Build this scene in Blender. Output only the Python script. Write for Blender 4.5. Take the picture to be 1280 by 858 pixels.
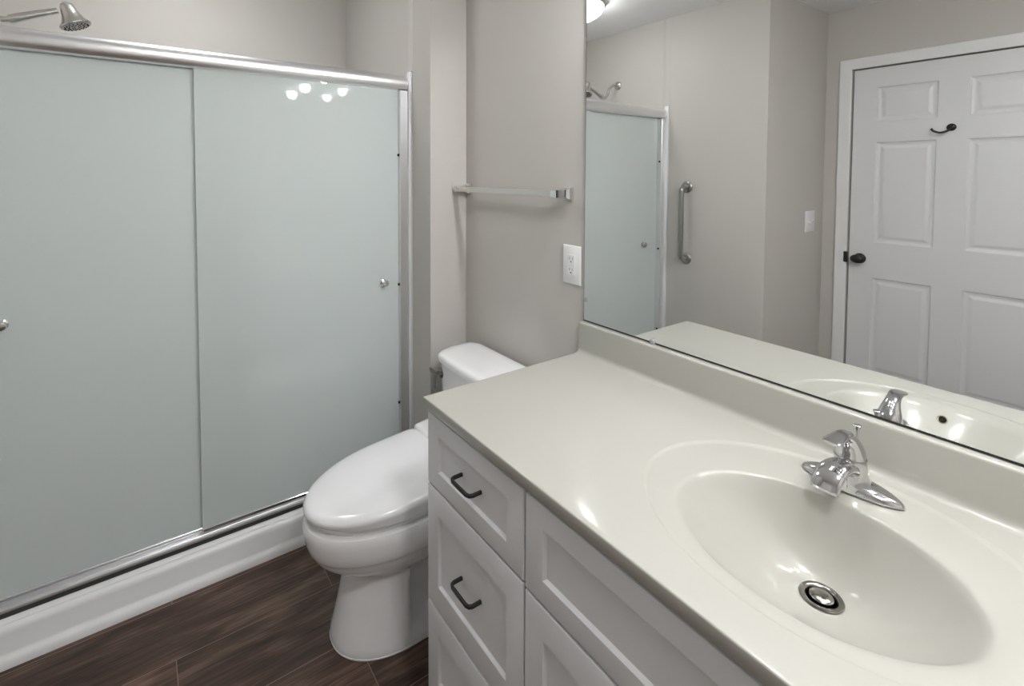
import bpy, bmesh, math, random
from mathutils import Vector, Matrix

for o in list(bpy.data.objects):
    bpy.data.objects.remove(o)
random.seed(7)
SC = bpy.context.scene
COL = SC.collection
PI = math.pi

# ------------------------------------------------------------------ camera
cd = bpy.data.cameras.new('camera')
cam = bpy.data.objects.new('camera', cd)
COL.objects.link(cam)
SC.camera = cam
FPX, PPX, PPY = 614.375, 598.45, 241.02
cd.sensor_fit = 'HORIZONTAL'
cd.sensor_width = 36.0
cd.lens = FPX / 1280 * 36.0
cd.shift_x = (640 - PPX) / 1280
cd.shift_y = (PPY - 429) / 1280
cd.clip_start = 0.02
cam.location = (-1.1606, 0.0, 1.4398)
_a, _t, _r = math.radians(34.6044), math.radians(2.2305), math.radians(0.1311)
F = Vector((math.sin(_a) * math.cos(_t), math.cos(_a) * math.cos(_t), -math.sin(_t)))
R0 = Vector((math.cos(_a), -math.sin(_a), 0))
U0 = R0.cross(F)
R1 = R0 * math.cos(_r) + U0 * math.sin(_r)
U1 = -R0 * math.sin(_r) + U0 * math.cos(_r)
cam.rotation_euler = Matrix((R1, U1, -F)).transposed().to_euler()

# ------------------------------------------------------------------ world, exposure, light strengths
w = bpy.data.worlds.new('world')
SC.world = w
w.use_nodes = True
w.node_tree.nodes['Background'].inputs[0].default_value = (0.8, 0.85, 0.9, 1)
w.node_tree.nodes['Background'].inputs[1].default_value = 0.05
SC.view_settings.view_transform = 'Standard'
SC.view_settings.look = 'None'
SC.view_settings.gamma = 1.0
SC.view_settings.use_curve_mapping = False
SC.view_settings.exposure = 1.12
VANITY_STRENGTH = 104.0
SHOWER_DOME_STRENGTH = 9.5
ROOM_FILL_STRENGTH = 31.0
LAMP_COLOR = (0.985, 0.99, 1.0)

# room measures (metres)
CEIL = 2.4496
XCH = -0.1749        # face of the shower's right end wall
YR = 1.7796          # return beside the toilet
XL = -1.695          # shower's left end wall
YC = 1.3312          # wall with the switch
XD = -2.4413         # wall with the door
YB = 2.7589          # shower back wall
YREAR = -1.05
ZC = 0.8745          # counter top

# ------------------------------------------------------------------ materials
def new_mat(name):
    m = bpy.data.materials.new(name)
    m.use_nodes = True
    nt = m.node_tree
    return m, nt, nt.nodes['Principled BSDF']

def pmat(name, col, rough=0.5, metal=0.0, spec=0.5, coat=0.0, coat_rough=0.03, noise=0.0, scale=8.0, bump=0.0, bscale=200.0):
    m, nt, b = new_mat(name)
    b.inputs['Base Color'].default_value = (*col, 1)
    b.inputs['Roughness'].default_value = rough
    b.inputs['Metallic'].default_value = metal
    b.inputs['Specular IOR Level'].default_value = spec
    b.inputs['Coat Weight'].default_value = coat
    b.inputs['Coat Roughness'].default_value = coat_rough
    tc = nt.nodes.new('ShaderNodeTexCoord')
    if noise > 0:
        n = nt.nodes.new('ShaderNodeTexNoise')
        n.inputs['Scale'].default_value = scale
        n.inputs['Detail'].default_value = 4
        mx = nt.nodes.new('ShaderNodeMix')
        mx.data_type = 'RGBA'
        mx.inputs[6].default_value = (*[c * (1 - noise) for c in col], 1)
        mx.inputs[7].default_value = (*[min(1, c * (1 + noise)) for c in col], 1)
        nt.links.new(tc.outputs['Object'], n.inputs['Vector'])
        nt.links.new(n.outputs['Fac'], mx.inputs[0])
        nt.links.new(mx.outputs[2], b.inputs['Base Color'])
    if bump > 0:
        n2 = nt.nodes.new('ShaderNodeTexNoise')
        n2.inputs['Scale'].default_value = bscale
        n2.inputs['Detail'].default_value = 2
        bp = nt.nodes.new('ShaderNodeBump')
        bp.inputs['Strength'].default_value = bump
        bp.inputs['Distance'].default_value = 0.001
        nt.links.new(tc.outputs['Object'], n2.inputs['Vector'])
        nt.links.new(n2.outputs['Fac'], bp.inputs['Height'])
        nt.links.new(bp.outputs['Normal'], b.inputs['Normal'])
    return m

M = {}
M['wall'] = pmat('greige_wall_paint', (0.54, 0.516, 0.483), 0.55, spec=0.3, noise=0.01, scale=3, bump=0.06, bscale=140)
M['ceiling'] = pmat('white_ceiling_paint', (0.86, 0.86, 0.86), 0.8, spec=0.2, noise=0.01, scale=5, bump=0.1, bscale=160)
M['trim'] = pmat('white_trim_paint', (0.77, 0.77, 0.77), 0.35, noise=0.008, scale=4)
M['door'] = pmat('white_door_paint', (0.72, 0.72, 0.73), 0.4, noise=0.008, scale=4)
M['cabinet'] = pmat('pale_grey_cabinet_lacquer', (0.755, 0.755, 0.77), 0.38, noise=0.008, scale=6)
M['counter'] = pmat('cultured_marble_cream', (0.415, 0.408, 0.364), 0.36, spec=0.45, coat=0.5, coat_rough=0.085, noise=0.012, scale=6)
M['porcelain'] = pmat('white_porcelain', (0.87, 0.87, 0.875), 0.12, coat=0.6, coat_rough=0.02)
M['seat'] = pmat('white_gloss_plastic', (0.86, 0.86, 0.865), 0.16, coat=0.3, coat_rough=0.03)
M['acrylic'] = pmat('white_shower_acrylic', (0.84, 0.845, 0.845), 0.25, noise=0.006, scale=5)
M['chrome'] = pmat('polished_chrome', (0.80, 0.80, 0.81), 0.07, metal=1)
M['nickel'] = pmat('satin_nickel', (0.62, 0.60, 0.57), 0.22, metal=1)
M['alu'] = pmat('bright_aluminium', (0.86, 0.86, 0.87), 0.30, metal=1)
M['faucet'] = pmat('bright_faucet_chrome', (0.60, 0.60, 0.61), 0.06, metal=1)
M['satin'] = pmat('satin_chrome', (0.74, 0.72, 0.69), 0.32, metal=1)
M['drain'] = pmat('dark_drain_steel', (0.26, 0.25, 0.23), 0.22, metal=1)
M['steel'] = pmat('brushed_steel', (0.40, 0.39, 0.37), 0.28, metal=1)
M['black'] = pmat('matte_black_metal', (0.018, 0.018, 0.018), 0.42, spec=0.4)
M['bronze'] = pmat('oil_rubbed_bronze', (0.016, 0.014, 0.013), 0.38, spec=0.4)
M['plastic'] = pmat('white_plastic', (0.80, 0.80, 0.80), 0.35)
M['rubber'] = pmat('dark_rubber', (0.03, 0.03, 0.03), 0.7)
M['caulk'] = pmat('white_caulk', (0.74, 0.74, 0.74), 0.6)
M['hole'] = pmat('dark_void', (0.01, 0.01, 0.009), 0.9, spec=0.1)
M['brass'] = pmat('dull_brass', (0.30, 0.26, 0.16), 0.4, metal=1)
M['clear'] = pmat('clear_plastic', (0.36, 0.37, 0.36), 0.1, coat=0.5)

def mirror_mat():
    m, nt, b = new_mat('mirror_silver')
    b.inputs['Base Color'].default_value = (0.885, 0.895, 0.885, 1)
    b.inputs['Metallic'].default_value = 1
    b.inputs['Roughness'].default_value = 0.0
    return m
M['mirror'] = mirror_mat()

def frosted():
    # frosted white glass with a polished outer face: fresnel gloss over diffuse reflection + diffuse transmission
    m, nt, b = new_mat('frosted_glass')
    nt.nodes.remove(b)
    out = nt.nodes['Material Output']
    d = nt.nodes.new('ShaderNodeBsdfDiffuse'); d.inputs[0].default_value = (0.87, 0.945, 0.925, 1)
    t = nt.nodes.new('ShaderNodeBsdfTranslucent'); t.inputs[0].default_value = (0.945, 0.975, 0.97, 1)
    mx = nt.nodes.new('ShaderNodeMixShader'); mx.inputs[0].default_value = 0.42
    nt.links.new(d.outputs[0], mx.inputs[1]); nt.links.new(t.outputs[0], mx.inputs[2])
    g = nt.nodes.new('ShaderNodeBsdfGlossy'); g.inputs['Roughness'].default_value = 0.015
    g.inputs[0].default_value = (1, 1, 1, 1)
    fr = nt.nodes.new('ShaderNodeFresnel'); fr.inputs[0].default_value = 1.5
    mx2 = nt.nodes.new('ShaderNodeMixShader')
    nt.links.new(fr.outputs[0], mx2.inputs[0]); nt.links.new(mx.outputs[0], mx2.inputs[1]); nt.links.new(g.outputs[0], mx2.inputs[2])
    nt.links.new(mx2.outputs[0], out.inputs[0])
    return m
M['frosted'] = frosted()

def shade_glass():
    m, nt, b = new_mat('opal_shade_glass')
    nt.nodes.remove(b)
    out = nt.nodes['Material Output']
    d = nt.nodes.new('ShaderNodeBsdfDiffuse'); d.inputs[0].default_value = (0.42, 0.42, 0.42, 1)
    t = nt.nodes.new('ShaderNodeBsdfTranslucent'); t.inputs[0].default_value = (0.62, 0.62, 0.615, 1)
    mx = nt.nodes.new('ShaderNodeMixShader'); mx.inputs[0].default_value = 0.5
    nt.links.new(d.outputs[0], mx.inputs[1]); nt.links.new(t.outputs[0], mx.inputs[2])
    nt.links.new(mx.outputs[0], out.inputs[0])
    return m
M['shade'] = shade_glass()

def emit(name, s, col=LAMP_COLOR):
    m, nt, b = new_mat(name)
    b.inputs['Base Color'].default_value = (0.8, 0.8, 0.8, 1)
    b.inputs['Emission Color'].default_value = (*col, 1)
    b.inputs['Emission Strength'].default_value = s
    return m
M['bulb'] = emit('lit_bulb', VANITY_STRENGTH)
M['dome'] = emit('lit_shower_dome', SHOWER_DOME_STRENGTH, (0.985, 0.99, 1.0))
M['dome_fill'] = emit('added_fill_dome', ROOM_FILL_STRENGTH, (0.985, 0.99, 1.0))

def wood():
    m, nt, b = new_mat('dark_vinyl_plank')
    N = nt.nodes.new; L = nt.links.new
    tc = N('ShaderNodeTexCoord')
    mp = N('ShaderNodeMapping')
    mp.inputs['Location'].default_value = (1.10, -1.657 + 0.229 * 12, 0)
    L(tc.outputs['Object'], mp.inputs['Vector'])
    br = N('ShaderNodeTexBrick')
    br.offset = 0.62; br.offset_frequency = 2; br.squash = 1
    br.inputs['Scale'].default_value = 1
    br.inputs['Brick Width'].default_value = 1.22
    br.inputs['Row Height'].default_value = 0.229
    br.inputs['Mortar Size'].default_value = 0.0011
    br.inputs['Mortar Smooth'].default_value = 0.2
    br.inputs['Color1'].default_value = (0, 0, 0, 1); br.inputs['Color2'].default_value = (1, 1, 1, 1)
    br.inputs['Mortar'].default_value = (0.5, 0.5, 0.5, 1)
    L(mp.outputs[0], br.inputs['Vector'])
    # per plank shift of the grain
    sep = N('ShaderNodeSeparateColor'); L(br.outputs['Color'], sep.inputs[0])
    comb = N('ShaderNodeCombineXYZ')
    mul = N('ShaderNodeMath'); mul.operation = 'MULTIPLY'; mul.inputs[1].default_value = 7.3
    L(sep.outputs[0], mul.inputs[0]); L(mul.outputs[0], comb.inputs[2])
    add = N('ShaderNodeVectorMath'); add.operation = 'ADD'
    L(tc.outputs['Object'], add.inputs[0]); L(comb.outputs[0], add.inputs[1])
    m1 = N('ShaderNodeMapping'); m1.inputs['Scale'].default_value = (1.3, 5.5, 1.0); L(add.outputs[0], m1.inputs['Vector'])
    n1 = N('ShaderNodeTexNoise'); n1.inputs['Scale'].default_value = 2.6; n1.inputs['Detail'].default_value = 6; n1.inputs['Distortion'].default_value = 0.9
    L(m1.outputs[0], n1.inputs['Vector'])
    m2 = N('ShaderNodeMapping'); m2.inputs['Scale'].default_value = (2.0, 46.0, 1.0); L(add.outputs[0], m2.inputs['Vector'])
    n2 = N('ShaderNodeTexNoise'); n2.inputs['Scale'].default_value = 3.2; n2.inputs['Detail'].default_value = 5; n2.inputs['Distortion'].default_value = 0.4
    L(m2.outputs[0], n2.inputs['Vector'])
    mixn = N('ShaderNodeMix'); mixn.inputs[0].default_value = 0.40
    L(n1.outputs['Fac'], mixn.inputs[2]); L(n2.outputs['Fac'], mixn.inputs[3])
    cr = N('ShaderNodeValToRGB')
    e = cr.color_ramp.elements
    e[0].position = 0.33; e[0].color = (0.020, 0.0115, 0.0085, 1)
    e[1].position = 0.70; e[1].color = (0.250, 0.160, 0.116, 1)
    k = e.new(0.50); k.color = (0.086, 0.049, 0.034, 1)
    L(mixn.outputs[0], cr.inputs[0])
    pl = N('ShaderNodeMath'); pl.operation = 'MULTIPLY_ADD'; pl.inputs[1].default_value = 0.45; pl.inputs[2].default_value = 0.8
    L(sep.outputs[0], pl.inputs[0])
    sc = N('ShaderNodeVectorMath'); sc.operation = 'SCALE'
    L(cr.outputs[0], sc.inputs[0]); L(pl.outputs[0], sc.inputs['Scale'])
    seam = N('ShaderNodeMix'); seam.data_type = 'RGBA'; seam.inputs[7].default_value = (0.27, 0.19, 0.15, 1)  # pale seams: light caught on the plank bevels, put into the colour
    L(br.outputs['Fac'], seam.inputs[0]); L(sc.outputs[0], seam.inputs[6])
    L(seam.outputs[2], b.inputs['Base Color'])
    b.inputs['Roughness'].default_value = 0.42
    b.inputs['Specular IOR Level'].default_value = 0.4
    bp = N('ShaderNodeBump'); bp.inputs['Strength'].default_value = 0.25; bp.inputs['Distance'].default_value = 0.0015
    L(n2.outputs['Fac'], bp.inputs['Height']); L(bp.outputs[0], b.inputs['Normal'])
    return m
M['floor'] = wood()

# ------------------------------------------------------------------ object helpers
def link(name, me, parent=None, loc=None):
    o = bpy.data.objects.new(name, me)
    COL.objects.link(o)
    if parent is not None:
        o.parent = parent
    return o

def obj(name, bm, mat, parent=None, smooth=35, origin=None):
    """one mesh object; vertices are given in world space, the origin goes to `origin` (or the parent's)"""
    bmesh.ops.recalc_face_normals(bm, faces=bm.faces)
    off = Vector((0, 0, 0))
    if parent is not None:
        p = parent
        while p is not None:
            off += p.location
            p = p.parent
    loc = Vector((0, 0, 0))
    if origin is not None:
        loc = Vector(origin) - off
    bmesh.ops.translate(bm, vec=-(off + loc), verts=bm.verts)
    me = bpy.data.meshes.new(name)
    bm.to_mesh(me)
    bm.free()
    me.materials.append(M[mat])
    if smooth:
        me.polygons.foreach_set('use_smooth', [True] * len(me.polygons))
        me.set_sharp_from_angle(angle=math.radians(smooth))
    o = link(name, me, parent)
    o.location = loc
    return o

def thing(name, label, cat, loc, group=None):
    o = link(name, None)
    o.empty_display_size = 0.05
    o.location = loc
    return tag(o, label, cat, group)

def tag(o, label, cat, group=None):
    o['label'] = label
    o['category'] = cat
    if group:
        o['group'] = group
    return o

def struct(name, bm, mat, parent=None, smooth=35):
    o = obj(name, bm, mat, parent, smooth)
    if parent is None:
        o['kind'] = 'structure'
    return o

def B():
    return bmesh.new()

def box(bm, x0, x1, y0, y1, z0, z1, bev=0.0, seg=2):
    r = bmesh.ops.create_cube(bm, size=1.0)
    vs = r['verts']
    c = Vector(((x0 + x1) / 2, (y0 + y1) / 2, (z0 + z1) / 2))
    s = (abs(x1 - x0), abs(y1 - y0), abs(z1 - z0))
    for v in vs:
        v.co = Vector((v.co.x * s[0], v.co.y * s[1], v.co.z * s[2])) + c
    if bev > 0:
        es = {e for v in vs for e in v.link_edges}
        bmesh.ops.bevel(bm, geom=list(es), offset=bev, segments=seg, profile=0.5, affect='EDGES', clamp_overlap=True)
    return bm

def loft(bm, rings, cap0=True, cap1=True, closed=True):
    V = [[bm.verts.new(p) for p in r] for r in rings]
    n = len(V[0])
    for a, b in zip(V[:-1], V[1:]):
        for i in range(n if closed else n - 1):
            j = (i + 1) % n
            try:
                bm.faces.new((a[i], a[j], b[j], b[i]))
            except ValueError:
                pass
    for flag, r in ((cap0, V[0]), (cap1, V[-1])):
        if flag and closed:
            bm.faces.new(r)
    return V

def lathe(bm, prof, origin, axis=(0, 0, 1), n=40, cap0=True, cap1=True):
    """prof: list of (radius, distance along axis)"""
    ax = Vector(axis).normalized()
    t = Vector((1, 0, 0)) if abs(ax.x) < 0.9 else Vector((0, 1, 0))
    u = ax.cross(t).normalized()
    v = ax.cross(u)
    o = Vector(origin)
    rings = []
    for r, h in prof:
        r = max(r, 1e-5)
        rings.append([o + ax * h + u * (r * math.cos(2 * PI * i / n)) + v * (r * math.sin(2 * PI * i / n)) for i in range(n)])
    loft(bm, rings, cap0, cap1)
    return bm

def smooth_path(pts, sub=6):
    """Catmull-Rom through rows of numbers"""
    P = [list(p) for p in pts]
    P = [[2 * a - b for a, b in zip(P[0], P[1])]] + P + [[2 * a - b for a, b in zip(P[-1], P[-2])]]
    out = []
    for i in range(1, len(P) - 2):
        for k in range(sub):
            t = k / sub
            out.append([0.5 * (2 * p1 + (p2 - p0) * t + (2 * p0 - 5 * p1 + 4 * p2 - p3) * t * t + (3 * p1 - p0 - 3 * p2 + p3) * t ** 3)
                        for p0, p1, p2, p3 in zip(P[i - 1], P[i], P[i + 1], P[i + 2])])
    out.append(P[-2])
    return out

def sweep(bm, path, sizes, side=(0, 1, 0), n=20, expo=2.0):
    """path points; sizes (half width along side, half height); superellipse section"""
    side = Vector(side).normalized()
    P = [Vector(p) for p in path]
    rings = []
    for i, p in enumerate(P):
        t = (P[min(i + 1, len(P) - 1)] - P[max(i - 1, 0)]).normalized()
        s = (side - t * side.dot(t)).normalized()
        up = t.cross(s).normalized()
        hw, hh = sizes[i]
        ring = []
        for k in range(n):
            a = 2 * PI * k / n
            c, d = math.cos(a), math.sin(a)
            ring.append(p + s * (hw * math.copysign(abs(c) ** (2 / expo), c)) + up * (hh * math.copysign(abs(d) ** (2 / expo), d)))
        rings.append(ring)
    loft(bm, rings)
    return bm

def tube(bm, path, r, side=(0, 1, 0), n=16):
    rr = r if isinstance(r, (list, tuple)) else [r] * len(path)
    return sweep(bm, path, [(x, x) for x in rr], side, n)

def prism_x(bm, prof, x0, x1):
    """profile of (y, z) swept along x"""
    loft(bm, [[Vector((x0, y, z)) for y, z in prof], [Vector((x1, y, z)) for y, z in prof]])
    return bm

# ================================================================== THE ROOM
T = 0.12
b = B(); box(b, XD - T, T, YREAR - T, YB + T, -0.10, 0.0); struct('floor', b, 'floor', smooth=0)
b = B(); box(b, XD - T, T, YREAR - T, YB + T, CEIL, CEIL + 0.1); struct('ceiling', b, 'ceiling', smooth=0)
b = B(); box(b, 0.0005, T, YREAR - T, YR, 0, CEIL); struct('wall_right', b, 'wall', smooth=0)
b = B(); box(b, XCH, T, YR, YB, 0, CEIL); struct('wall_shower', b, 'wall', smooth=0)
b = B(); box(b, XD - T, T, YB, YB + T, 0, CEIL); struct('wall_back', b, 'wall', smooth=0)
b = B(); box(b, XD - T, XL, YC, YB, 0, CEIL); struct('wall_left', b, 'wall', smooth=0)
b = B(); box(b, XD - T, 0.0005, YREAR - T, YREAR, 0, CEIL); struct('wall_front', b, 'wall', smooth=0)
# door wall with its opening
DY1, DY0, DZ = 1.190, 0.285, 2.072
b = B()
box(b, XD - T, XD, DY1 + 0.004, YC, 0, CEIL)
box(b, XD - T, XD, YREAR, DY0 - 0.004, 0, CEIL)
box(b, XD - T, XD, DY0 - 0.004, DY1 + 0.004, DZ + 0.004, CEIL)
struct('wall_door', b, 'wall', smooth=0)

def casing(name):
    b = B()
    prof = [(0.0, 0.0), (0.0, 0.010), (0.006, 0.013), (0.020, 0.014), (0.034, 0.017), (0.050, 0.019), (0.058, 0.018), (0.062, 0.014), (0.062, 0.0)]
    # mitred casing: (outward offset, thickness) swept round the opening
    y1, y0, zt = DY1 + 0.004, DY0 - 0.004, DZ + 0.004
    rings = []
    for corner in range(4):
        ring = []
        for off, th in prof:
            if corner == 0: p = (XD + th, y1 + off, 0.0)
            if corner == 1: p = (XD + th, y1 + off, zt + off)
            if corner == 2: p = (XD + th, y0 - off, zt + off)
            if corner == 3: p = (XD + th, y0 - off, 0.0)
            ring.append(Vector(p))
        rings.append(ring)
    loft(b, rings)
    return struct(name, b, 'trim', smooth=25)
casing('trim_1')

# six-panel door
def six_panel(name):
    b = B()
    xf, th = XD - 0.012, 0.035       # front face of the slab, a little inside the casing
    cols = [(1.071, 0.800), (0.675, 0.404)]
    rows = [(1.955, 1.752), (1.632, 1.034), (0.822, 0.245)]
    # face as a grid of quads with the panels left out
    ys = sorted({DY1 - 0.003, DY0 + 0.003, *[v for c in cols for v in c]})
    zs = sorted({0.012, DZ - 0.003, *[v for r in rows for v in r]})
    pan = {(round(c[1], 4), round(r[1], 4)) for c in cols for r in rows}
    grid = {}
    def gv(x, y, z):
        k = (round(x, 5), round(y, 5), round(z, 5))
        if k not in grid:
            grid[k] = b.verts.new(k)
        return grid[k]
    for i in range(len(ys) - 1):
        for j in range(len(zs) - 1):
            if (round(ys[i], 4), round(zs[j], 4)) in pan:
                # moulded panel: bead down, flat, raised field
                y0, y1, z0, z1 = ys[i], ys[i + 1], zs[j], zs[j + 1]
                steps = [(0, 0), (0.006, -0.006), (0.016, -0.0085), (0.024, -0.0085), (0.040, -0.0035), (0.046, -0.003)]
                prev = None
                for off, dx in steps:
                    cur = [gv(xf + dx, y0 + off, z0 + off), gv(xf + dx, y1 - off, z0 + off), gv(xf + dx, y1 - off, z1 - off), gv(xf + dx, y0 + off, z1 - off)]
                    if prev:
                        for k in range(4):
                            b.faces.new((prev[k], prev[(k + 1) % 4], cur[(k + 1) % 4], cur[k]))
                    prev = cur
                b.faces.new(prev)
            else:
                b.faces.new((gv(xf, ys[i], zs[j]), gv(xf, ys[i + 1], zs[j]), gv(xf, ys[i + 1], zs[j + 1]), gv(xf, ys[i], zs[j + 1])))
    # edges and back
    y0, y1, z0, z1 = ys[0], ys[-1], zs[0], zs[-1]
    bk = [gv(xf - th, y0, z0), gv(xf - th, y1, z0), gv(xf - th, y1, z1), gv(xf - th, y0, z1)]
    b.faces.new(bk)
    lo = [gv(xf, y, z0) for y in ys]; hi = [gv(xf, y, z1) for y in ys]
    le = [gv(xf, y0, z) for z in zs]; ri = [gv(xf, y1, z) for z in zs]
    b.faces.new(lo + [bk[1], bk[0]]); b.faces.new(hi + [bk[2], bk[3]])
    b.faces.new(le + [bk[3], bk[0]]); b.faces.new(ri + [bk[2], bk[1]])
    return struct(name, b, 'door', smooth=12)
door = six_panel('door_1')
DXF = XD - 0.012
b = B()
lathe(b, [(0.031, 0), (0.031, 0.004), (0.026, 0.009), (0.013, 0.012), (0.011, 0.024), (0.014, 0.032)], (DXF, 1.131, 0.930), (1, 0, 0))
rose = obj('knob_rose', b, 'bronze', door)
rings = []
b = B()   # egg-shaped knob
for k in range(11):
    a = -PI / 2 + PI * k / 10
    r = math.cos(a); h = 0.046 + 0.019 * math.sin(a)
    rings.append([Vector((DXF + h, 1.131 + max(r, .01) * 0.036 * math.cos(2 * PI * i / 28), 0.930 + max(r, .01) * 0.026 * math.sin(2 * PI * i / 28))) for i in range(28)])
loft(b, rings)
kn = obj('door_knob', b, 'bronze', door)
kn['label'] = 'dark bronze egg-shaped knob'
b = B(); box(b, XD + 0.004, XD + 0.0175, 1.186, 1.208, 0.900, 0.966, 0.005, 3)
lp = obj('latch_plate', b, 'bronze', door); lp['label'] = 'dark bronze latch plate lip'
b = B()
lathe(b, [(0.020, 0), (0.020, 0.004), (0.014, 0.009), (0.007, 0.011), (0.007, 0.02)], (DXF, 0.742, 1.695), (1, 0, 0), n=24)
pth = smooth_path([(DXF + 0.012, 0.742, 1.695), (DXF + 0.024, 0.75, 1.678), (DXF + 0.034, 0.778, 1.667), (DXF + 0.040, 0.805, 1.676), (DXF + 0.042, 0.816, 1.690)], 5)
tube(b, pth, [0.0055] * (len(pth) - 1) + [0.0065], side=(0, 0, 1), n=12)
hk = obj('robe_hook', b, 'bronze', door); hk['label'] = 'dark bronze robe hook screwed to the door'

# baseboards
def baseboard(name, segs):
    b = B()
    for x0, x1, y0, y1 in segs:
        box(b, x0, x1, y0, y1, 0.0, 0.078, 0.003, 1)
    struct(name, b, 'trim')
baseboard('baseboard_right', [(-0.0135, -0.0005, 1.095, YR - 0.0005), (-0.0135, -0.0005, YREAR + 0.014, -0.475)])
baseboard('baseboard_shower', [(XCH, -0.014, YR - 0.0135, YR - 0.0005), (XCH - 0.0135, XCH - 0.0005, YR - 0.0135, 1.898)])
baseboard('baseboard_left', [(XL + 0.0005, XL + 0.0135, YC - 0.0135, 1.898), (XD + 0.014, XL + 0.0005, YC - 0.0135, YC - 0.0005)])
baseboard('baseboard_door', [(XD + 0.0005, XD + 0.0135, YREAR + 0.014, DY0 - 0.068)])
baseboard('baseboard_front', [(XD + 0.0005, -0.0005, YREAR + 0.0005, YREAR + 0.0135)])

# ================================================================== SHOWER
YS = 1.9398
# white surround: flange edges, end panels and back panel behind the glass, curb and pan
sp = thing('shower_pan', 'white acrylic shower base with a low front curb under the sliding glass doors', 'shower base', (-0.935, 2.33, 0.0))
b = B()
prof = [(1.9005, 0.0), (1.9005, 0.014), (1.906, 0.026), (1.9125, 0.032), (1.916, 0.040), (1.917, 0.092), (1.919, 0.102), (1.924, 0.110), (1.931, 0.1135),
        (1.937, 0.112), (1.940, 0.1125), (1.944, 0.116), (1.950, 0.118), (2.060, 0.118), (2.070, 0.108), (2.075, 0.06), (2.110, 0.045), (YB - 0.002, 0.055), (YB - 0.002, 0.0)]
prism_x(b, prof, XL + 0.001, XCH - 0.001)
obj('curb', b, 'acrylic', sp, smooth=40)
b = B(); lathe(b, [(0.045, 0.0), (0.045, 0.004), (0.040, 0.006), (0.0, 0.006)], (-0.935, 2.4, 0.0495), n=32, cap1=False)
obj('drain_cover', b, 'chrome', sp)

sw = thing('shower_surround', 'white moulded shower wall panels with vertical edge flanges beside the door frame', 'shower surround', (-0.935, 2.75, 0.118))
b = B(); box(b, XCH - 0.010, XCH - 0.0008, YS, YB - 0.012, 0.119, 1.79); box(b, XCH - 0.0135, XCH - 0.0008, YS, YS + 0.030, 0.119, 1.882, 0.003, 2)
obj('right_panel', b, 'acrylic', sw)
b = B(); box(b, XL + 0.0008, XL + 0.010, YS, YB - 0.012, 0.119, 1.79); box(b, XL + 0.0008, XL + 0.0135, YS, YS + 0.030, 0.119, 1.882, 0.003, 2)
obj('left_panel', b, 'acrylic', sw)
b = B(); box(b, XL + 0.0008, XCH - 0.0008, YB - 0.011, YB - 0.001, 0.06, 1.79, 0.002, 1)
obj('back_panel', b, 'acrylic', sw)
# soft ridge in the painted wall above each flange
for x, s, nm in ((XCH, -1, 'trim_2'), (XL, 1, 'trim_3')):
    b = B()
    n = 8
    pr = [(x + s * 0.008 * math.sin(PI * k / n), YS - 0.004 + 0.055 * k / n) for k in range(n + 1)]
    loft(b, [[Vector((px, py, 1.884)) for px, py in pr], [Vector((px, py, CEIL - 0.0005)) for px, py in pr]])
    struct(nm, b, 'wall', smooth=60)

sd = thing('shower_door', 'frosted glass sliding shower door in a bright aluminium frame', 'shower door', (-0.935, 2.0, 0.118))
X0, X1 = XL + 0.0145, XCH - 0.0145
# header: bulging extrusion
b = B()
prof = [(1.972, 1.802), (1.960, 1.806), (1.9535, 1.814), (1.950, 1.826), (1.950, 1.842), (1.954, 1.853), (1.962, 1.861), (1.974, 1.866), (2.030, 1.866), (2.040, 1.860),
        (2.040, 1.800), (2.034, 1.800), (2.034, 1.850), (1.976, 1.850), (1.976, 1.802)]
prism_x(b, prof, X0, X1)
obj('header_rail', b, 'alu', sd, smooth=30)
# bottom track: dark shadow gap face, lip and two channels
b = B()
prof = [(1.956, 0.1185), (1.956, 0.134), (1.958, 0.140), (1.962, 0.142), (1.967, 0.141), (1.969, 0.131), (1.986, 0.131), (1.988, 0.144), (1.992, 0.146), (1.996, 0.144), (1.998, 0.131),
        (2.018, 0.131), (2.020, 0.150), (2.028, 0.150), (2.028, 0.1185)]
prism_x(b, prof, X0, X1)
obj('bottom_track', b, 'alu', sd, smooth=30)
b = B(); box(b, X0, X1, 1.9535, 1.9558, 0.1186, 0.1325, 0.0006, 1)  # dark strip put in as the shadow line below the track lip
obj('shadow_strip', b, 'rubber', sd)['label'] = 'dark strip in place of the shade under the track lip'
for x0, x1, ins in ((X1 - 0.036, X1, 1), (X0, X0 + 0.036, -1)):
    b = B()
    box(b, x0, x1, 1.957, 2.034, 0.151, 1.801, 0.002, 1)
    j = obj('side_jamb', b, 'alu', sd)
    xe = x0 if ins == 1 else x1
    for z in (0.42, 0.95, 1.52):
        b = B(); lathe(b, [(0.006, 0), (0.006, 0.004), (0.004, 0.006)], (xe, 1.972, z), (-ins, 0, 0), n=14)
        obj('bumper', b, 'rubber', j)
def panel(x0, x1, yc, kx, kz, lab):
    b = B()
    box(b, x0, x1, yc - 0.003, yc + 0.003, 0.157, 1.838, 0.0008, 1)
    g = obj('glass_panel', b, 'frosted', sd, smooth=30)
    g['label'] = lab
    b = B(); box(b, x0 + 0.002, x1 - 0.002, yc - 0.006, yc + 0.006, 0.147, 0.160, 0.0015, 1)
    obj('bottom_rail', b, 'chrome', g)
    b = B()
    for sgn in (-1, 1):
        y = yc + sgn * 0.0032
        lathe(b, [(0.0155, 0), (0.0155, 0.003), (0.009, 0.006), (0.008, 0.010), (0.0135, 0.015), (0.0155, 0.021), (0.013, 0.025), (0.006, 0.027)], (kx, y, kz), (0, sgn, 0), n=28)
    k = obj('pull_knob', b, 'chrome', g)
    return g
panel(-1.000, X1 - 0.037, 1.978, -0.299, 0.966, 'right frosted glass sliding panel, in front')
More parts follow.
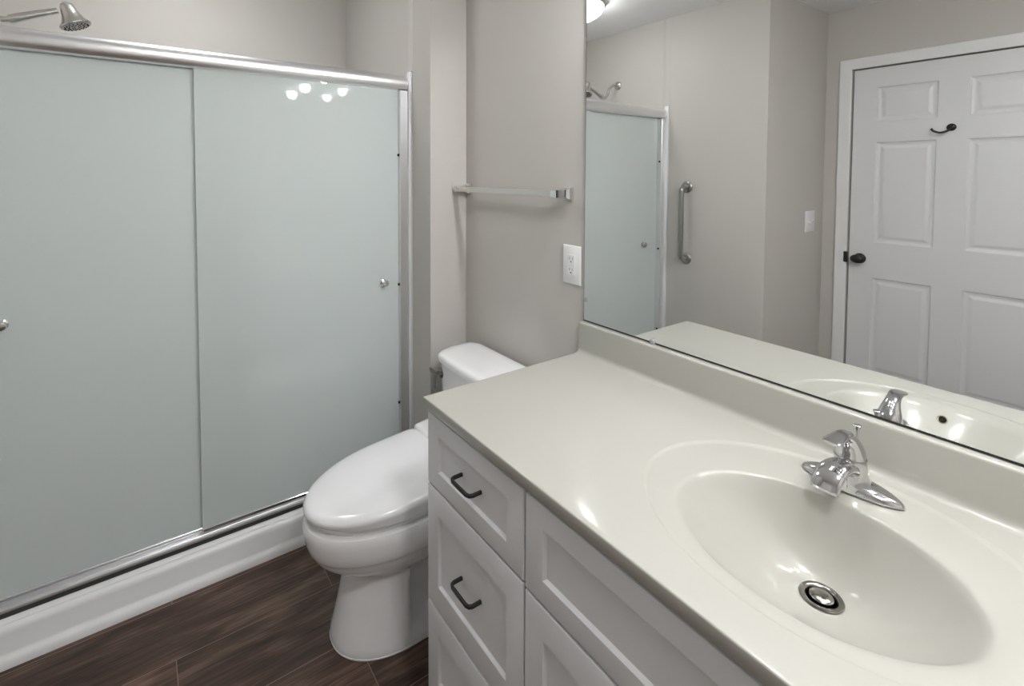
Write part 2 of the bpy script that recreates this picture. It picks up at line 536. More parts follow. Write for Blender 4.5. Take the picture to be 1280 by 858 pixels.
panel(X0 + 0.037, -0.815, 1.9935, -1.506, 0.988, 'left frosted glass sliding panel, behind')

# shower arm and head
sh = thing('overhead_shower', 'chrome shower head on an adjustable arm high above the shower door', 'shower head', (XL, 2.36, 2.07))
b = B(); lathe(b, [(0.030, 0.0005), (0.030, 0.004), (0.024, 0.011), (0.013, 0.014)], (XL, 2.362, 2.072), (1, 0, 0), n=32)
obj('wall_flange', b, 'nickel', sh)
b = B()
pth = smooth_path([(XL + 0.008, 2.362, 2.072), (XL + 0.05, 2.361, 2.070), (XL + 0.095, 2.358, 2.040), (XL + 0.118, 2.355, 1.995), (XL + 0.150, 2.352, 1.970), (XL + 0.176, 2.350, 1.973)], 6)
tube(b, pth, 0.0095, n=16)
obj('neck', b, 'nickel', sh)
b = B()
pth = [(-1.522, 2.35, 1.972), (-1.515, 2.35, 1.974), (-1.49, 2.35, 1.986), (-1.45, 2.35, 2.003), (-1.405, 2.35, 2.021), (-1.392, 2.35, 2.026)]
tube(b, pth, [0.0145, 0.0155, 0.0145, 0.0125, 0.0105, 0.010], n=20)
obj('extension_arm', b, 'nickel', sh)
b = B()
hp = Vector((-1.368, 2.35, 2.048)); hd = Vector((0.36, -0.04, -0.93)).normalized()
lathe(b, [(0.006, -0.014), (0.016, -0.008), (0.0215, 0.002), (0.024, 0.016), (0.028, 0.034), (0.037, 0.054), (0.047, 0.066), (0.050, 0.070), (0.0485, 0.074)], hp, hd, n=40)
head = obj('head_cone', b, 'nickel', sh, smooth=50)
b = B(); lathe(b, [(0.0475, 0.0735), (0.045, 0.077), (0.02, 0.079), (0.004, 0.0792)], hp, hd, n=36)
fp = obj('spray_face', b, 'steel', head)
b = B()
uu = hd.cross(Vector((0, 1, 0))).normalized(); vv = hd.cross(uu)
for ring, cnt in ((0.012, 6), (0.024, 12), (0.036, 18)):
    for i in range(cnt):
        a = 2 * PI * i / cnt
        lathe(b, [(0.0028, 0.0745), (0.0024, 0.0805), (0.001, 0.0812)], hp + uu * ring * math.cos(a) + vv * ring * math.sin(a), hd, n=8)
obj('nozzle', b, 'rubber', head)['kind'] = 'stuff'

# dome light on the shower ceiling
def dome_light(name, label, loc, R, drop, mat):
    t = thing(name, label, 'ceiling light', loc)
    x, y, z = loc
    b = B(); lathe(b, [(R * 0.97, -0.0005), (R * 1.02, -0.006), (R * 1.02, -0.020), (R * 0.97, -0.026), (R * 0.90, -0.026)], loc, n=48)
    obj('base_ring', b, 'steel', t)
    b = B()
    pr = []
    for k in range(11):
        a = PI / 2 * k / 10
        pr.append((R * 0.955 * math.cos(a), -0.027 - (drop - 0.027) * math.sin(a)))
    lathe(b, pr, loc, n=32, cap0=True, cap1=True)
    obj('glass_bowl', b, mat, t, smooth=80)
    return t
dome_light('flush_ceiling_light', 'round glowing bowl ceiling light over the shower, mirrored at the top edge', (-1.00, 2.11, CEIL), 0.175, 0.112, 'dome')

# ================================================================== MIRROR WALL
mt = thing('wall_mirror', 'large frameless wall mirror above the backsplash', 'mirror', (0, 0.315, 0.9720))
MY1, MY0, MZ0, MZ1 = 1.0844, -0.455, 0.9735, 2.33
b = B(); box(b, -0.0058, -0.0002, MY0, MY1, MZ0, MZ1)
obj('backing', b, 'rubber', mt, smooth=0)
b = B(); box(b, -0.0064, -0.0059, MY0 + 0.0015, MY1 - 0.0015, MZ0 + 0.0035, MZ1 - 0.0015)
obj('mirror_glass', b, 'mirror', mt, smooth=0)
for y in (0.827, -0.20):
    b = B(); lathe(b, [(0.009, 0), (0.009, 0.003), (0.006, 0.006), (0.002, 0.0065)], (-0.0065, y, MZ0 + 0.004), (-1, 0, 0), n=20)
    obj('mirror_clip', b, 'clear', mt)
b = B(); box(b, -0.010, -0.0066, MY1 - 0.012, MY1 - 0.0005, 1.035, 1.047, 0.001, 1)
obj('mirror_clip', b, 'clear', mt)

# vanity light bar (seen as reflections in the shower glass)
vl = thing('vanity_light', 'three-lamp vanity light bar above the sink, seen reflected in the shower glass', 'wall light', (-0.0066, 0.32, 2.15))
b = B(); box(b, -0.030, -0.0068, -0.29, 0.82, 2.145, 2.205, 0.008, 3)
obj('back_bar', b, 'nickel', vl)
for y in (-0.150, 0.230, 0.680):
    b = B()
    tube(b, smooth_path([(-0.028, y, 2.175), (-0.07, y, 2.190), (-0.115, y, 2.186), (-0.142, y, 2.165), (-0.146, y, 2.145)], 5), 0.0075, n=12)
    lathe(b, [(0.012, 0), (0.026, -0.006), (0.026, -0.030), (0.022, -0.034)], (-0.146, y, 2.150), n=24)
    arm = obj('lamp_arm', b, 'nickel', vl)
    b = B()
    pr = [(0.024, 2.144), (0.040, 2.140), (0.058, 2.128), (0.074, 2.108), (0.083, 2.086), (0.085, 2.078), (0.0835, 2.078), (0.081, 2.086), (0.072, 2.106), (0.056, 2.125), (0.040, 2.136), (0.024, 2.140)]
    lathe(b, [(r, z - 2.0) for r, z in pr], (-0.146, y, 2.0), n=36, cap0=False, cap1=False)
    obj('lamp_shade', b, 'shade', arm, smooth=60)
    b = B()
    pr = [(0.012, 2.118)] + [(0.036 * math.cos(a), 2.068 + 0.036 * math.sin(a)) for a in [PI / 2 - 0.55 - (PI - 0.60) * k / 9 for k in range(10)]]
    lathe(b, [(r, z - 2.0) for r, z in pr], (-0.146, y, 2.0), n=20)
    obj('bulb', b, 'bulb', arm, smooth=80)

# ================================================================== VANITY
CY1, CY0 = 1.0888, -0.4560
VY1, VY0 = 1.0782, -0.4455
van = thing('vanity_cabinet', 'pale grey shaker vanity cabinet with drawers under the cream sink counter', 'vanity cabinet', (-0.28, 0.317, 0.0))
b = B()
box(b, -0.553, -0.003, VY1 - 0.017, VY1, 0.10, 0.8485)          # end panels
box(b, -0.553, -0.003, VY0, VY0 + 0.017, 0.10, 0.8485)
box(b, -0.535, -0.012, VY0 + 0.017, VY1 - 0.017, 0.10, 0.116)   # floor
box(b, -0.012, -0.003, VY0 + 0.017, VY1 - 0.017, 0.10, 0.8485)   # back
for y in (0.698, -0.066):
    box(b, -0.535, -0.012, y - 0.008, y + 0.008, 0.116, 0.690)
    box(b, -0.553, -0.535, y - 0.019, y + 0.019, 0.116, 0.836)  # face frame stiles
box(b, -0.553, -0.535, VY0 + 0.017, VY1 - 0.017, 0.836, 0.8485)
box(b, -0.553, -0.535, VY0 + 0.017, VY1 - 0.017, 0.640, 0.668)
box(b, -0.553, -0.535, VY0 + 0.017, VY1 - 0.017, 0.10, 0.116)
box(b, -0.553, -0.535, 0.717, VY1 - 0.017, 0.340, 0.364); box(b, -0.553, -0.535, VY0 + 0.017, -0.085, 0.340, 0.364)
box(b, -0.490, -0.470, VY0 + 0.001, VY1 - 0.001, 0.0005, 0.10)  # toe kick
box(b, -0.470, -0.003, VY1 - 0.018, VY1 - 0.001, 0.0005, 0.10); box(b, -0.470, -0.003, VY0 + 0.001, VY0 + 0.018, 0.0005, 0.10)
obj('body', b, 'cabinet', van, smooth=0)

def shaker(name, y1, y0, z0, z1, stile, rail, parent=van):
    """front facing -x with a recessed panel"""
    b = B()
    xf, th, dep, bv = -0.572, 0.0185, 0.0058, 0.0035
    def rect(x, i, k=None):
        k = i if k is None else k
        return [Vector((x, y0 + i, z0 + k)), Vector((x, y1 - i, z0 + k)), Vector((x, y1 - i, z1 - k)), Vector((x, y0 + i, z1 - k))]
    rings = [rect(xf + th, 0), rect(xf + bv, 0), rect(xf + 0.0008, 0.0010), rect(xf, bv), rect(xf, stile - 0.0015, rail - 0.0015), rect(xf + 0.001, stile, rail),
             rect(xf + dep - 0.001, stile + 0.0035, rail + 0.0035), rect(xf + dep, stile + 0.005, rail + 0.005)]
    V = [[b.verts.new(p) for p in r] for r in rings]
    for a, c in zip(V[:-1], V[1:]):
        for k in range(4):
            b.faces.new((a[k], a[(k + 1) % 4], c[(k + 1) % 4], c[k]))
    b.faces.new(V[-1]); b.faces.new(V[0])
    return obj(name, b, 'cabinet', parent, smooth=20)

def pull(parent, y, z, vertical=False):
    b = B()
    h = 0.038
    xs, xo = -0.5642, -0.598
    pts = [(xs, -h), (xo + 0.010, -h), (xo + 0.003, -h + 0.003), (xo, -h + 0.010), (xo, 0), (xo, h - 0.010), (xo + 0.003, h - 0.003), (xo + 0.010, h), (xs, h)]
    if vertical:
        P = [Vector((x, y, z + s)) for x, s in pts]; side = (0, 1, 0)
    else:
        P = [Vector((x, y + s, z)) for x, s in pts]; side = (0, 0, 1)
    sweep(b, P, [(0.0043, 0.0036)] * len(P), side, n=16, expo=3.5)
    return obj('pull_handle', b, 'black', parent, smooth=40)

G = 0.0025
for (ya, yb) in ((VY1 + 0.0006, 0.698), (-0.066, VY0 - 0.0006)):
    for k, (za, zb, rl) in enumerate(((0.6595, 0.8390, 0.046), (0.3535, 0.6545, 0.062), (0.104, 0.3485, 0.062))):
        d = shaker('drawer_front', ya, yb + G, za, zb, 0.054, rl)
        d['label'] = ('top ' if k == 0 else 'middle ' if k == 1 else 'bottom ') + ('drawer next to the toilet' if ya > 1 else 'drawer of the far right stack')
        pull(d, (ya + yb) / 2, (za + zb) / 2 + 0.0015)
shaker('false_front', 0.698 - G, -0.066 + G, 0.6535, 0.8390, 0.050, 0.046)
ff_mid = 0.316
d = shaker('cabinet_door', 0.698 - G, ff_mid + G / 2, 0.104, 0.6485, 0.052, 0.064); pull(d, 0.345, 0.55, True)
d = shaker('cabinet_door', ff_mid - G / 2, -0.066 + G, 0.104, 0.6485, 0.052, 0.064); pull(d, 0.287, 0.55, True)

# counter with moulded oval bowl
ct = thing('vanity_counter', 'cream cultured marble counter with an oval moulded sink bowl', 'sink counter', (-0.29, 0.317, 0.852))
BOWL_C, DRAIN_C, DEPTH, RIMX, RIMY, DRAIN_R = Vector((-0.325, 0.317)), Vector((-0.256, 0.321)), 0.128, 0.160, 0.203, 0.0215
def bowl_ring(s):
    # centre, half axes and height of the bowl at s (0.105 at the drain, 1 at the rim)
    t = max(0.0, min(1.0, (s - 0.105) / 0.895))
    c = DRAIN_C.lerp(BOWL_C, t)
    q = (s - 0.105) / 0.865
    z = -DEPTH + (DEPTH - 0.0085) * (0.06 * q * q + 0.94 * max(q, 0) ** 1.75)
    return c, DRAIN_R + (RIMX - DRAIN_R) * (s - 0.105) / 0.895, DRAIN_R + (RIMY - DRAIN_R) * (s - 0.105) / 0.895, z
def counter_mesh():
    b = B()
    x0, x1, y0, y1 = -0.580, -0.0004, CY0, CY1
    bc = BOWL_C
    oc = Vector((-0.283, 0.317))            # dish centre
    N = 120
    angs = [2 * PI * i / N for i in range(N)]
    for cx, cy in ((x0, y0), (x0, y1), (x1, y0), (x1, y1)):
        angs.append(math.atan2(cy - oc.y, cx - oc.x) % (2 * PI))
    angs = sorted(angs)
    rings = []
    prof = [(0.105 + 0.865 * k / 23, None) for k in range(24)] + [(0.988, -0.0066), (1.004, -0.0056), (1.022, -0.0051)]
    for sv, zf in prof:
        c, kx, ky, z = bowl_ring(sv)
        z = z if zf is None else zf
        rings.append([Vector((c.x + kx * math.cos(a), c.y + ky * math.sin(a), ZC + z)) for a in angs])
    # dish between bowl and deck
    for t, z in ((0.25, -0.0050), (0.60, -0.0048), (0.88, -0.0044), (0.925, -0.0040), (0.955, -0.0028), (0.985, -0.0011), (1.01, -0.0003), (1.04, 0.0)):
        px, py = 0.165 + (0.229 - 0.165) * t, 0.209 + (0.281 - 0.209) * t
        c = bc.lerp(oc, min(t, 1))
        ring = []
        for a in angs:
            x = c.x + px * math.cos(a)
            ring.append(Vector((min(x, -0.0405), c.y + py * math.sin(a), ZC + z)))
        rings.append(ring)
    def rect(ins, z):
        out = []
        X0, X1, Y0, Y1 = x0 + ins, x1, y0 + ins, y1 - ins
        for a in angs:
            ca, sa = math.cos(a), math.sin(a)
            ts = []
            if ca > 1e-9: ts.append((x1 - oc.x) / ca)
            if ca < -1e-9: ts.append((x0 - oc.x) / ca)
            if sa > 1e-9: ts.append((y1 - oc.y) / sa)
            if sa < -1e-9: ts.append((y0 - oc.y) / sa)
            t = min(ts)
            x, y = oc.x + ca * t, oc.y + sa * t
            x = min(max(x, X0), X1); y = min(max(y, Y0), Y1)
            out.append(Vector((x, y, ZC + z)))
        return out
    for ins, z in ((0.012, 0), (0.0030, 0), (0.0014, -0.0004), (0.0004, -0.0014), (0.0, -0.0030), (0.0004, -0.0235), (0.0016, -0.0252), (0.0060, -0.0256), (0.06, -0.0256)):
        rings.append(rect(ins, z))
    loft(b, rings, cap0=False, cap1=False)
    return b
obj('counter_top', counter_mesh(), 'counter', ct, smooth=40)
# underside shell of the bowl is inside the cabinet; backsplash with coved foot and rounded top
b = B()
prof = [(-0.0006, -0.0200), (-0.0006, 0.0970), (-0.0180, 0.0970), (-0.0208, 0.0962), (-0.0226, 0.0940), (-0.0233, 0.0905), (-0.0238, 0.0160), (-0.0250, 0.0095), (-0.0285, 0.0040), (-0.0345, 0.0008), (-0.0410, -0.0002), (-0.0410, -0.0100), (-0.030, -0.0200)]
ends = []
for y in (CY0 + 0.0003, CY0 + 0.0010, CY0 + 0.004, CY1 - 0.004, CY1 - 0.0010, CY1 - 0.0003):
    e = min(abs(y - CY0), abs(y - CY1))
    k = 0.003 if e < 0.0006 else 0.001 if e < 0.002 else 0
    ends.append([Vector((x if z < 0 or x > -0.01 else x + k * (1 if x < -0.012 else 0), y, ZC + (z - (k if z > 0.08 else 0)))) for x, z in prof])
loft(b, ends)
obj('backsplash', b, 'counter', ct, smooth=40)
# drain and stopper
b = B()
zc = ZC - 0.128
lathe(b, [(0.0300, 0.0012), (0.0315, 0.0022), (0.0300, 0.0042), (0.0245, 0.0040), (0.0215, 0.0010), (0.0205, -0.010), (0.0205, -0.030)], (-0.256, 0.321, zc), n=40, cap0=False, cap1=False)
dr = obj('drain_flange', b, 'drain', ct, smooth=50)
b = B(); lathe(b, [(0.004, -0.03), (0.006, -0.010), (0.0165, -0.001), (0.0172, 0.0025), (0.0150, 0.0050), (0.006, 0.0064), (0.001, 0.0066)], (-0.256, 0.321, zc + 0.001), n=36)
obj('stopper', b, 'drain', dr, smooth=50)
b = B(); lathe(b, [(0.0208, 0), (0.0001, 0.0)], (-0.256, 0.321, zc - 0.028), n=30, cap0=False, cap1=False)
obj('drain_throat', b, 'hole', dr)
# overflow hole in the front wall of the bowl
b = B()
(c0, k0, _, z0), (c1, k1, _, z1) = bowl_ring(0.865), bowl_ring(0.885)
op = Vector((c0.x - k0, 0.326, ZC + z0)); od = Vector((z1 - z0, 0, (c0.x - k0) - (c1.x - k1))).normalized()
lathe(b, [(0.0105, -0.008), (0.0105, 0.0006), (0.0092, 0.0012), (0.0080, 0.0006), (0.0080, -0.007)], op, od, n=28, cap0=False, cap1=False)
ov = obj('overflow_ring', b, 'brass', ct, smooth=50)
b = B(); lathe(b, [(0.0082, 0.0004), (0.0001, 0.0004)], op, od, n=24, cap0=False, cap1=False)
obj('overflow_hole', b, 'hole', ov)

# faucet
FX, FY, FZ = -0.103, 0.336, ZC - 0.0036
fa = thing('bathroom_faucet', 'chrome single-lever faucet on the sink counter behind the bowl', 'faucet', (FX, FY, FZ))
b = B()
rings = []
for ins, z in ((0.0015, 0.0), (0.0, 0.002), (0.0005, 0.006), (0.003, 0.0110), (0.008, 0.0155), (0.014, 0.0185), (0.020, 0.0200)):
    ring = []
    for k in range(56):
        a = 2 * PI * k / 56
        c, s = math.cos(a), math.sin(a)
        hx, hy = 0.0300 - ins, 0.0790 - ins * 1.5
        taper = 1 - 0.30 * abs(s) ** 2.4
        zz = z * (1 - 0.30 * abs(s) ** 3)
        ring.append(Vector((FX + hx * taper * math.copysign(abs(c) ** 0.85, c), FY + hy * math.copysign(abs(s) ** 0.88, s), FZ + zz)))
    rings.append(ring)
loft(b, rings)
obj('deck_plate', b, 'faucet', fa, smooth=60)
b = B()
rows = smooth_path([(0.002, 0.0330, 0.0380), (0.012, 0.0310, 0.0345), (0.024, 0.0285, 0.0295), (0.038, 0.0262, 0.0258), (0.052, 0.0246, 0.0240), (0.0565, 0.0236, 0.0230)], 4)
loft(b, [[Vector((FX - 0.002 * z / 0.05 + rx * math.cos(2 * PI * k / 40), FY + ry * math.sin(2 * PI * k / 40), FZ + z)) for k in range(40)] for z, rx, ry in rows])
obj('body', b, 'faucet', fa, smooth=60)
b = B()   # broad arched spout
rows = smooth_path([(-0.004, 0.032, 0.0200, 0.015), (-0.022, 0.042, 0.0210, 0.0135), (-0.038, 0.0475, 0.0215, 0.0120), (-0.054, 0.0480, 0.0222, 0.0105), (-0.068, 0.0435, 0.0228, 0.0092), (-0.079, 0.0345, 0.0228, 0.0080), (-0.0855, 0.0245, 0.0224, 0.0070), (-0.0875, 0.0185, 0.0218, 0.0062)], 5)
sweep(b, [(FX + x, FY + 0.13 * max(0, -x - 0.015), FZ + z) for x, z, a, c in rows], [(a, c) for x, z, a, c in rows], (0, 1, 0), n=28, expo=2.1)
obj('spout', b, 'faucet', fa, smooth=60)
b = B()   # lever handle: cone leaning forward into a paddle
rows = smooth_path([(-0.002, 0.0580, 0.0236, 0.0240), (-0.004, 0.0680, 0.0226, 0.0225), (-0.008, 0.0780, 0.0202, 0.0195), (-0.014, 0.0885, 0.0168, 0.0155), (-0.023, 0.0980, 0.0138, 0.0115), (-0.035, 0.1045, 0.0126, 0.0085), (-0.050, 0.1070, 0.0130, 0.0062), (-0.066, 0.1055, 0.0144, 0.0048), (-0.078, 0.1040, 0.0146, 0.0038), (-0.084, 0.1040, 0.0115, 0.0026)], 5)
sweep(b, [(FX + x, FY + 0.06 * max(0, -x - 0.02), FZ + z) for x, z, a, c in rows], [(a, c) for x, z, a, c in rows], (0, 1, 0), n=28)
obj('lever_handle', b, 'faucet', fa, smooth=60)
b = B(); lathe(b, [(0.0243, 0.0560), (0.0236, 0.0575), (0.0243, 0.0590)], (FX - 0.002, FY, FZ), n=36)
obj('seam_ring', b, 'steel', fa)
b = B(); lathe(b, [(0.0026, 0.010), (0.0024, 0.080), (0.0030, 0.086), (0.0062, 0.094), (0.0066, 0.0965), (0.0045, 0.098), (0.001, 0.0985)], (FX + 0.046, FY + 0.006, FZ), (0, 0, 1), n=18)
obj('lift_rod', b, 'faucet', fa, smooth=50)

# ================================================================== TOILET
TY = 1.445
to = thing('toilet', 'white two-piece toilet with a closed bidet seat lid between vanity and shower', 'toilet', (-0.45, TY, 0.0))
NR = 112
def egg(xf, xb, hw, z, frac=0.44, pf=2.1, pb=2.6, zf=None, cy=TY):
    """plan outline: nose at xf (towards -x), back at xb, widest at frac of the length"""
    xc = xf + (xb - xf) * frac
    out = []
    for k in range(NR):
        a = 2 * PI * k / NR
        c, s = math.cos(a), math.sin(a)
        p = pf if c > 0 else pb
        L = (xc - xf) if c > 0 else (xb - xc)
        x = xc - L * math.copysign(abs(c) ** (2 / p), c)
        y = cy + hw * math.copysign(abs(s) ** (2 / p), s)
        out.append(Vector((x, y, z if zf is None else z + zf(x))))
    return out
b = B()
rows = [  # z, nose x, back x, half width
    (0.0005, -0.704, -0.130, 0.144), (0.012, -0.705, -0.130, 0.145), (0.030, -0.702, -0.130, 0.142), (0.060, -0.694, -0.132, 0.136), (0.110, -0.682, -0.135, 0.128), (0.170, -0.670, -0.138, 0.121),
    (0.212, -0.662, -0.140, 0.118), (0.226, -0.664, -0.138, 0.120), (0.238, -0.678, -0.130, 0.129), (0.252, -0.702, -0.110, 0.142), (0.268, -0.728, -0.090, 0.155), (0.286, -0.749, -0.075, 0.165),
    (0.304, -0.7620, -0.066, 0.1715), (0.316, -0.7660, -0.064, 0.1735), (0.319, -0.7705, -0.062, 0.1765), (0.323, -0.7735, -0.061, 0.1785), (0.345, -0.7795, -0.060, 0.1815), (0.372, -0.7835, -0.060, 0.1840), (0.394, -0.7835, -0.060, 0.1840), (0.402, -0.7800, -0.062, 0.1815), (0.4045, -0.770, -0.068, 0.174)]
def pinch(ring, z):
    # the trapway side is set back behind the front column
    if 0.045 < z < 0.236:
        for p in ring:
            t = min(1.0, max(0.0, (p.x + 0.497) / 0.012))
            p.y = TY + (p.y - TY) * (1 - 0.36 * t)
    return ring
loft(b, [pinch(egg(xf, xb, hw, z, 0.42 if z > 0.24 else 0.36, 2.15, 3.0), z) for z, xf, xb, hw in rows])
bowl = obj('bowl', b, 'porcelain', to, smooth=45)
b = B()
loft(b, [egg(-0.352 - 0.01, -0.10, hw, z, 0.5, 3.5, 3.5) for z, hw in ((0.0008, 0.150), (0.03, 0.150), (0.042, 0.146))])
obj('foot_flange', b, 'porcelain', bowl, smooth=40)
b = B()
loft(b, [egg(-0.705, -0.128, 0.1455, 0.0004, 0.36, 2.15, 3.0), egg(-0.706, -0.127, 0.1465, 0.0040, 0.36, 2.15, 3.0), egg(-0.703, -0.130, 0.1435, 0.0075, 0.36, 2.15, 3.0)])
obj('caulk_line', b, 'caulk', bowl)
# seat, lid and rear housing of the bidet
sl = lambda x: max(0.0, (x + 0.775)) * 0.088
b = B()
loft(b, [egg(-0.758, -0.24, hw, z, 0.46, 2.05, 3.4) for z, hw in ((0.4050, 0.160), (0.4075, 0.164), (0.4240, 0.164), (0.4300, 0.160))])
obj('seat', b, 'seat', to, smooth=45)
b = B()
top = []
for ins, z in ((0.010, 0.4290), (0.003, 0.4300), (0.0, 0.4330), (-0.001, 0.4390), (0.001, 0.4460), (0.0055, 0.4520), (0.012, 0.4560), (0.022, 0.4590), (0.04, 0.4620), (0.07, 0.4650), (0.11, 0.4675), (0.15, 0.4685)):
    top.append(egg(-0.782 + ins, -0.336 - ins * 0.05, 0.184 - ins, z, 0.62, 2.0, 12.0, zf=(sl if z > 0.431 else None)))
loft(b, top)
obj('lid', b, 'seat', to, smooth=60)
b = B()
rings = []
for ins, z in ((0.004, 0.4060), (0.0, 0.410), (0.0, 0.487), (0.002, 0.4955), (0.007, 0.5015), (0.016, 0.5055), (0.034, 0.5085)):
    ring = []
    for k in range(112):
        a = 2 * PI * k / 112
        c, s = math.cos(a), math.sin(a)
        x = -0.2880 + (0.0515 - ins * 0.35) * math.copysign(abs(c) ** 0.18, c)
        ring.append(Vector((x, TY + (0.182 - ins) * math.copysign(abs(s) ** 0.18, s), z + (0 if z < 0.45 else 0.10 * (x + 0.3365)))))
    rings.append(ring)
loft(b, rings)
obj('bidet_housing', b, 'seat', to, smooth=45)
# tank
def tank_ring(xf, xb, hw, z, bulge):
    """flat back, bowed front with round corners"""
    out = []
    r = 0.045
    n = 10
    # front from +y side to -y side
    for k in range(25):
        t = -1 + 2 * k / 24
        y = -t * (hw)
        e = abs(t)
        x = xf + bulge * t * t + (0.055 * max(0, (e - 0.80) / 0.20) ** 2.2)
        out.append(Vector((x, TY + y, z)))
    for k in range(1, n):
        t = k / n
        out.append(Vector((out[24].x + (xb - out[24].x) * t, TY - hw, z)))
    for k in range(0, 13):
        t = k / 12
        e = abs(2 * t - 1)
        out.append(Vector((xb - 0.02 * max(0, (e - 0.85) / 0.15) ** 2, TY - hw + 2 * hw * t, z)))
    x_end, x_start = out[-1].x, out[0].x
    for k in range(1, n):
        t = k / n
        out.append(Vector((x_end + (x_start - x_end) * t, TY + hw, z)))
    return out
tk = B()
loft(tk, [tank_ring(-0.205, -0.035, 0.196, 0.4055, 0.012), tank_ring(-0.214, -0.031, 0.203, 0.44, 0.014), tank_ring(-0.222, -0.028, 0.213, 0.58, 0.016), tank_ring(-0.228, -0.026, 0.219, 0.714, 0.018)])
tank = obj('tank', tk, 'porcelain', to, smooth=50)
b = B()
loft(b, [tank_ring(-0.232, -0.024, 0.2225, 0.7150, 0.018), tank_ring(-0.238, -0.022, 0.2265, 0.718, 0.018), tank_ring(-0.239, -0.022, 0.2275, 0.732, 0.018), tank_ring(-0.2365, -0.024, 0.2255, 0.741, 0.018), tank_ring(-0.230, -0.029, 0.220, 0.7465, 0.018), tank_ring(-0.218, -0.040, 0.210, 0.7495, 0.018), tank_ring(-0.20, -0.06, 0.187, 0.751, 0.018)])
obj('tank_lid', b, 'porcelain', to, smooth=50)
lv = B()
LY, LZ = TY + 0.180, 0.668
lathe(lv, [(0.020, 0), (0.020, 0.006), (0.013, 0.009), (0.0095, 0.012), (0.0095, 0.024), (0.007, 0.027)], (-0.212, LY, LZ), (-1, 0, 0), n=24)
sweep(lv, [(-0.238, LY - 0.004, LZ + 0.001), (-0.239, LY + 0.02, LZ + 0.004), (-0.240, LY + 0.042, LZ + 0.008)], [(0.007, 0.005), (0.0065, 0.0045), (0.006, 0.0035)], (0, 0, 1), n=14, expo=3)
sweep(lv, [(-0.238, LY, LZ + 0.006), (-0.241, LY, LZ - 0.02), (-0.242, LY, LZ - 0.052)], [(0.0115, 0.006), (0.011, 0.005), (0.010, 0.0045)], (0, 1, 0), n=14, expo=3)
obj('flush_lever', lv, 'drain', tank)['label'] = 'chrome flush lever'

# ================================================================== WALL FITTINGS
tb = thing('towel_bar', 'square chrome towel bar on the wall above the toilet', 'towel bar', (0, 1.465, 1.375))
BZ = 1.375
for y in (1.161, 1.757):
    b = B()
    def sq(x, h):
        return [Vector((x, y + a * h, BZ + c * h)) for a, c in ((-1, -1), (1, -1), (1, 1), (-1, 1))]
    rings = [sq(-0.0006, 0.0220), sq(-0.0050, 0.0220), sq(-0.0062, 0.0210), sq(-0.0065, 0.0195), sq(-0.0100, 0.0195), sq(-0.014, 0.0178), sq(-0.024, 0.0135), sq(-0.036, 0.0122), sq(-0.046, 0.0120), sq(-0.069, 0.0122), sq(-0.0710, 0.0110)]
    loft(b, rings)
    obj('post', b, 'chrome', tb, smooth=25)
b = B(); box(b, -0.0685, -0.0485, 1.168, 1.750, BZ - 0.0100, BZ + 0.0100, 0.0012, 1)
obj('bar', b, 'satin', tb, smooth=25)

# outlet
ou = thing('power_outlet', 'white rectangular power outlet on the wall beside the mirror', 'power outlet', (0, 1.1405, 1.1425))
b = B(); OY, OZ = 1.1405, 1.1425
def plate(b, rect_fn, hw, hh, th):
    rings = []
    for ins, d in ((0.0, 0.0005), (0.0, 0.0030), (0.0012, 0.0050), (0.0035, th)):
        rings.append([rect_fn(s * (hw - ins), t * (hh - ins), d) for s, t in ((-1, -1), (1, -1), (1, 1), (-1, 1))])
    loft(b, rings)
onw = lambda s, t, d: Vector((-d, OY + s, OZ + t))
plate(b, onw, 0.0395, 0.0635, 0.0062)
obj('cover_plate', b, 'plastic', ou, smooth=30)
b = B(); box(b, -0.0078, -0.0060, OY - 0.0165, OY + 0.0165, OZ - 0.0335, OZ + 0.0335, 0.0008, 1)
ins_ = obj('receptacle', b, 'plastic', ou, smooth=30)
for dz in (0.018, -0.018):
    b = B()
    box(b, -0.0081, -0.0076, OY + 0.0050, OY + 0.0068, OZ + dz - 0.001, OZ + dz + 0.0075)
    box(b, -0.0081, -0.0076, OY - 0.0068, OY - 0.0050, OZ + dz - 0.001, OZ + dz + 0.0065)
    lathe(b, [(0.0026, 0.0076), (0.0026, 0.0081)], (0, OY, OZ + dz - 0.0072), (-1, 0, 0), n=14)
    obj('socket_slots', b, 'hole', ins_, smooth=0)

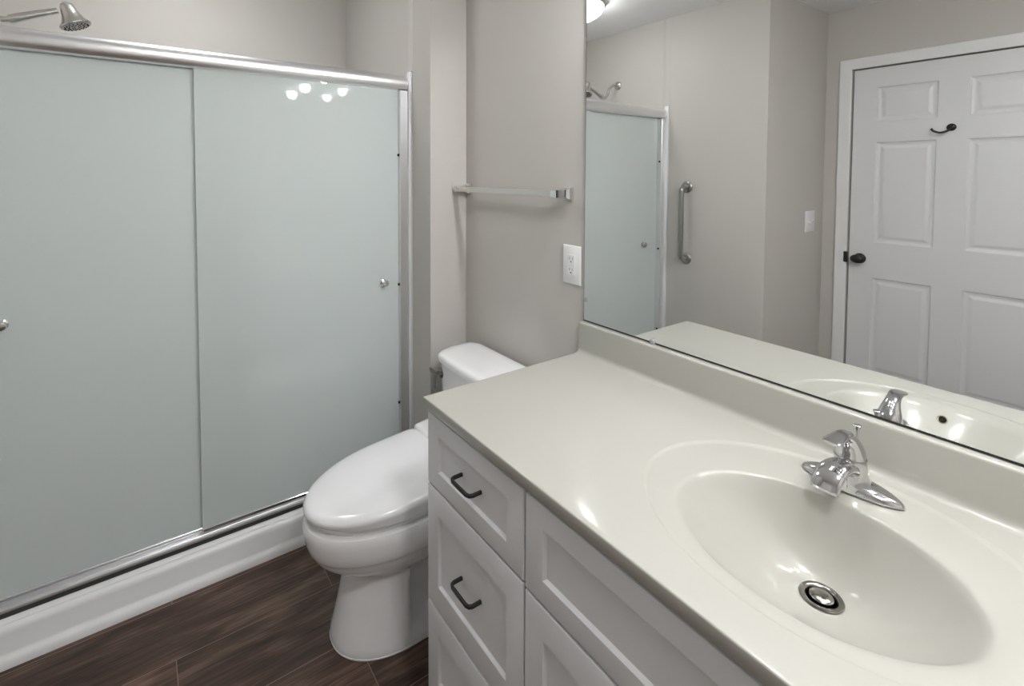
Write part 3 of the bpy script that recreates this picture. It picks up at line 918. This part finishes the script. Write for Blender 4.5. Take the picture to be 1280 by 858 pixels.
# light switch (two toggles) on the wall beside the door
ls = thing('light_switch', 'white double light switch plate, seen in the mirror left of the door', 'light switch', (-2.25, YC, 1.150))
b = B(); SX, SZ = -2.250, 1.150
onw2 = lambda s, t, d: Vector((SX + s, YC - d, SZ + t))
plate(b, onw2, 0.0620, 0.0640, 0.0062)
obj('cover_plate', b, 'plastic', ls, smooth=30)
for dx, up in ((-0.023, 1), (0.023, -1)):
    b = B()
    box(b, SX + dx - 0.005, SX + dx + 0.005, YC - 0.0075, YC - 0.0060, SZ - 0.012, SZ + 0.012, 0.0005, 1)
    sweep(b, [(SX + dx, YC - 0.006, SZ + up * 0.001), (SX + dx, YC - 0.011, SZ + up * 0.006), (SX + dx, YC - 0.019, SZ + up * 0.011)], [(0.0046, 0.0050), (0.0044, 0.0042), (0.0038, 0.0028)], (1, 0, 0), n=12, expo=4)
    obj('toggle', b, 'plastic', ls, smooth=40)

# grab bar on the left wall
gb = thing('grab_bar', 'brushed steel vertical grab bar, seen in the mirror beside the shower', 'grab bar', (XL, 1.80, 1.13))
GY, GA, GB_ = 1.805, 1.358, 0.905
for z in (GA, GB_):
    b = B(); lathe(b, [(0.037, 0.0006), (0.037, 0.006), (0.033, 0.0105), (0.020, 0.0125)], (XL, GY, z), (1, 0, 0), n=36)
    obj('wall_flange', b, 'steel', gb, smooth=40)
b = B()
pth = smooth_path([(XL + 0.008, GY, GA), (XL + 0.030, GY, GA), (XL + 0.050, GY, GA - 0.010), (XL + 0.060, GY, GA - 0.038), (XL + 0.060, GY, (GA + GB_) / 2), (XL + 0.060, GY, GB_ + 0.038), (XL + 0.050, GY, GB_ + 0.010), (XL + 0.030, GY, GB_), (XL + 0.008, GY, GB_)], 6)
tube(b, pth, 0.0155, side=(0, 1, 0), n=20)
obj('grip', b, 'steel', gb, smooth=60)

# added fill light, shaped as a second ceiling dome, unseen behind the camera
dome_light('flush_ceiling_light', 'round glowing bowl added on the ceiling as fill light, behind the viewer', (-0.74, -0.25, CEIL), 0.165, 0.105, 'dome_fill')
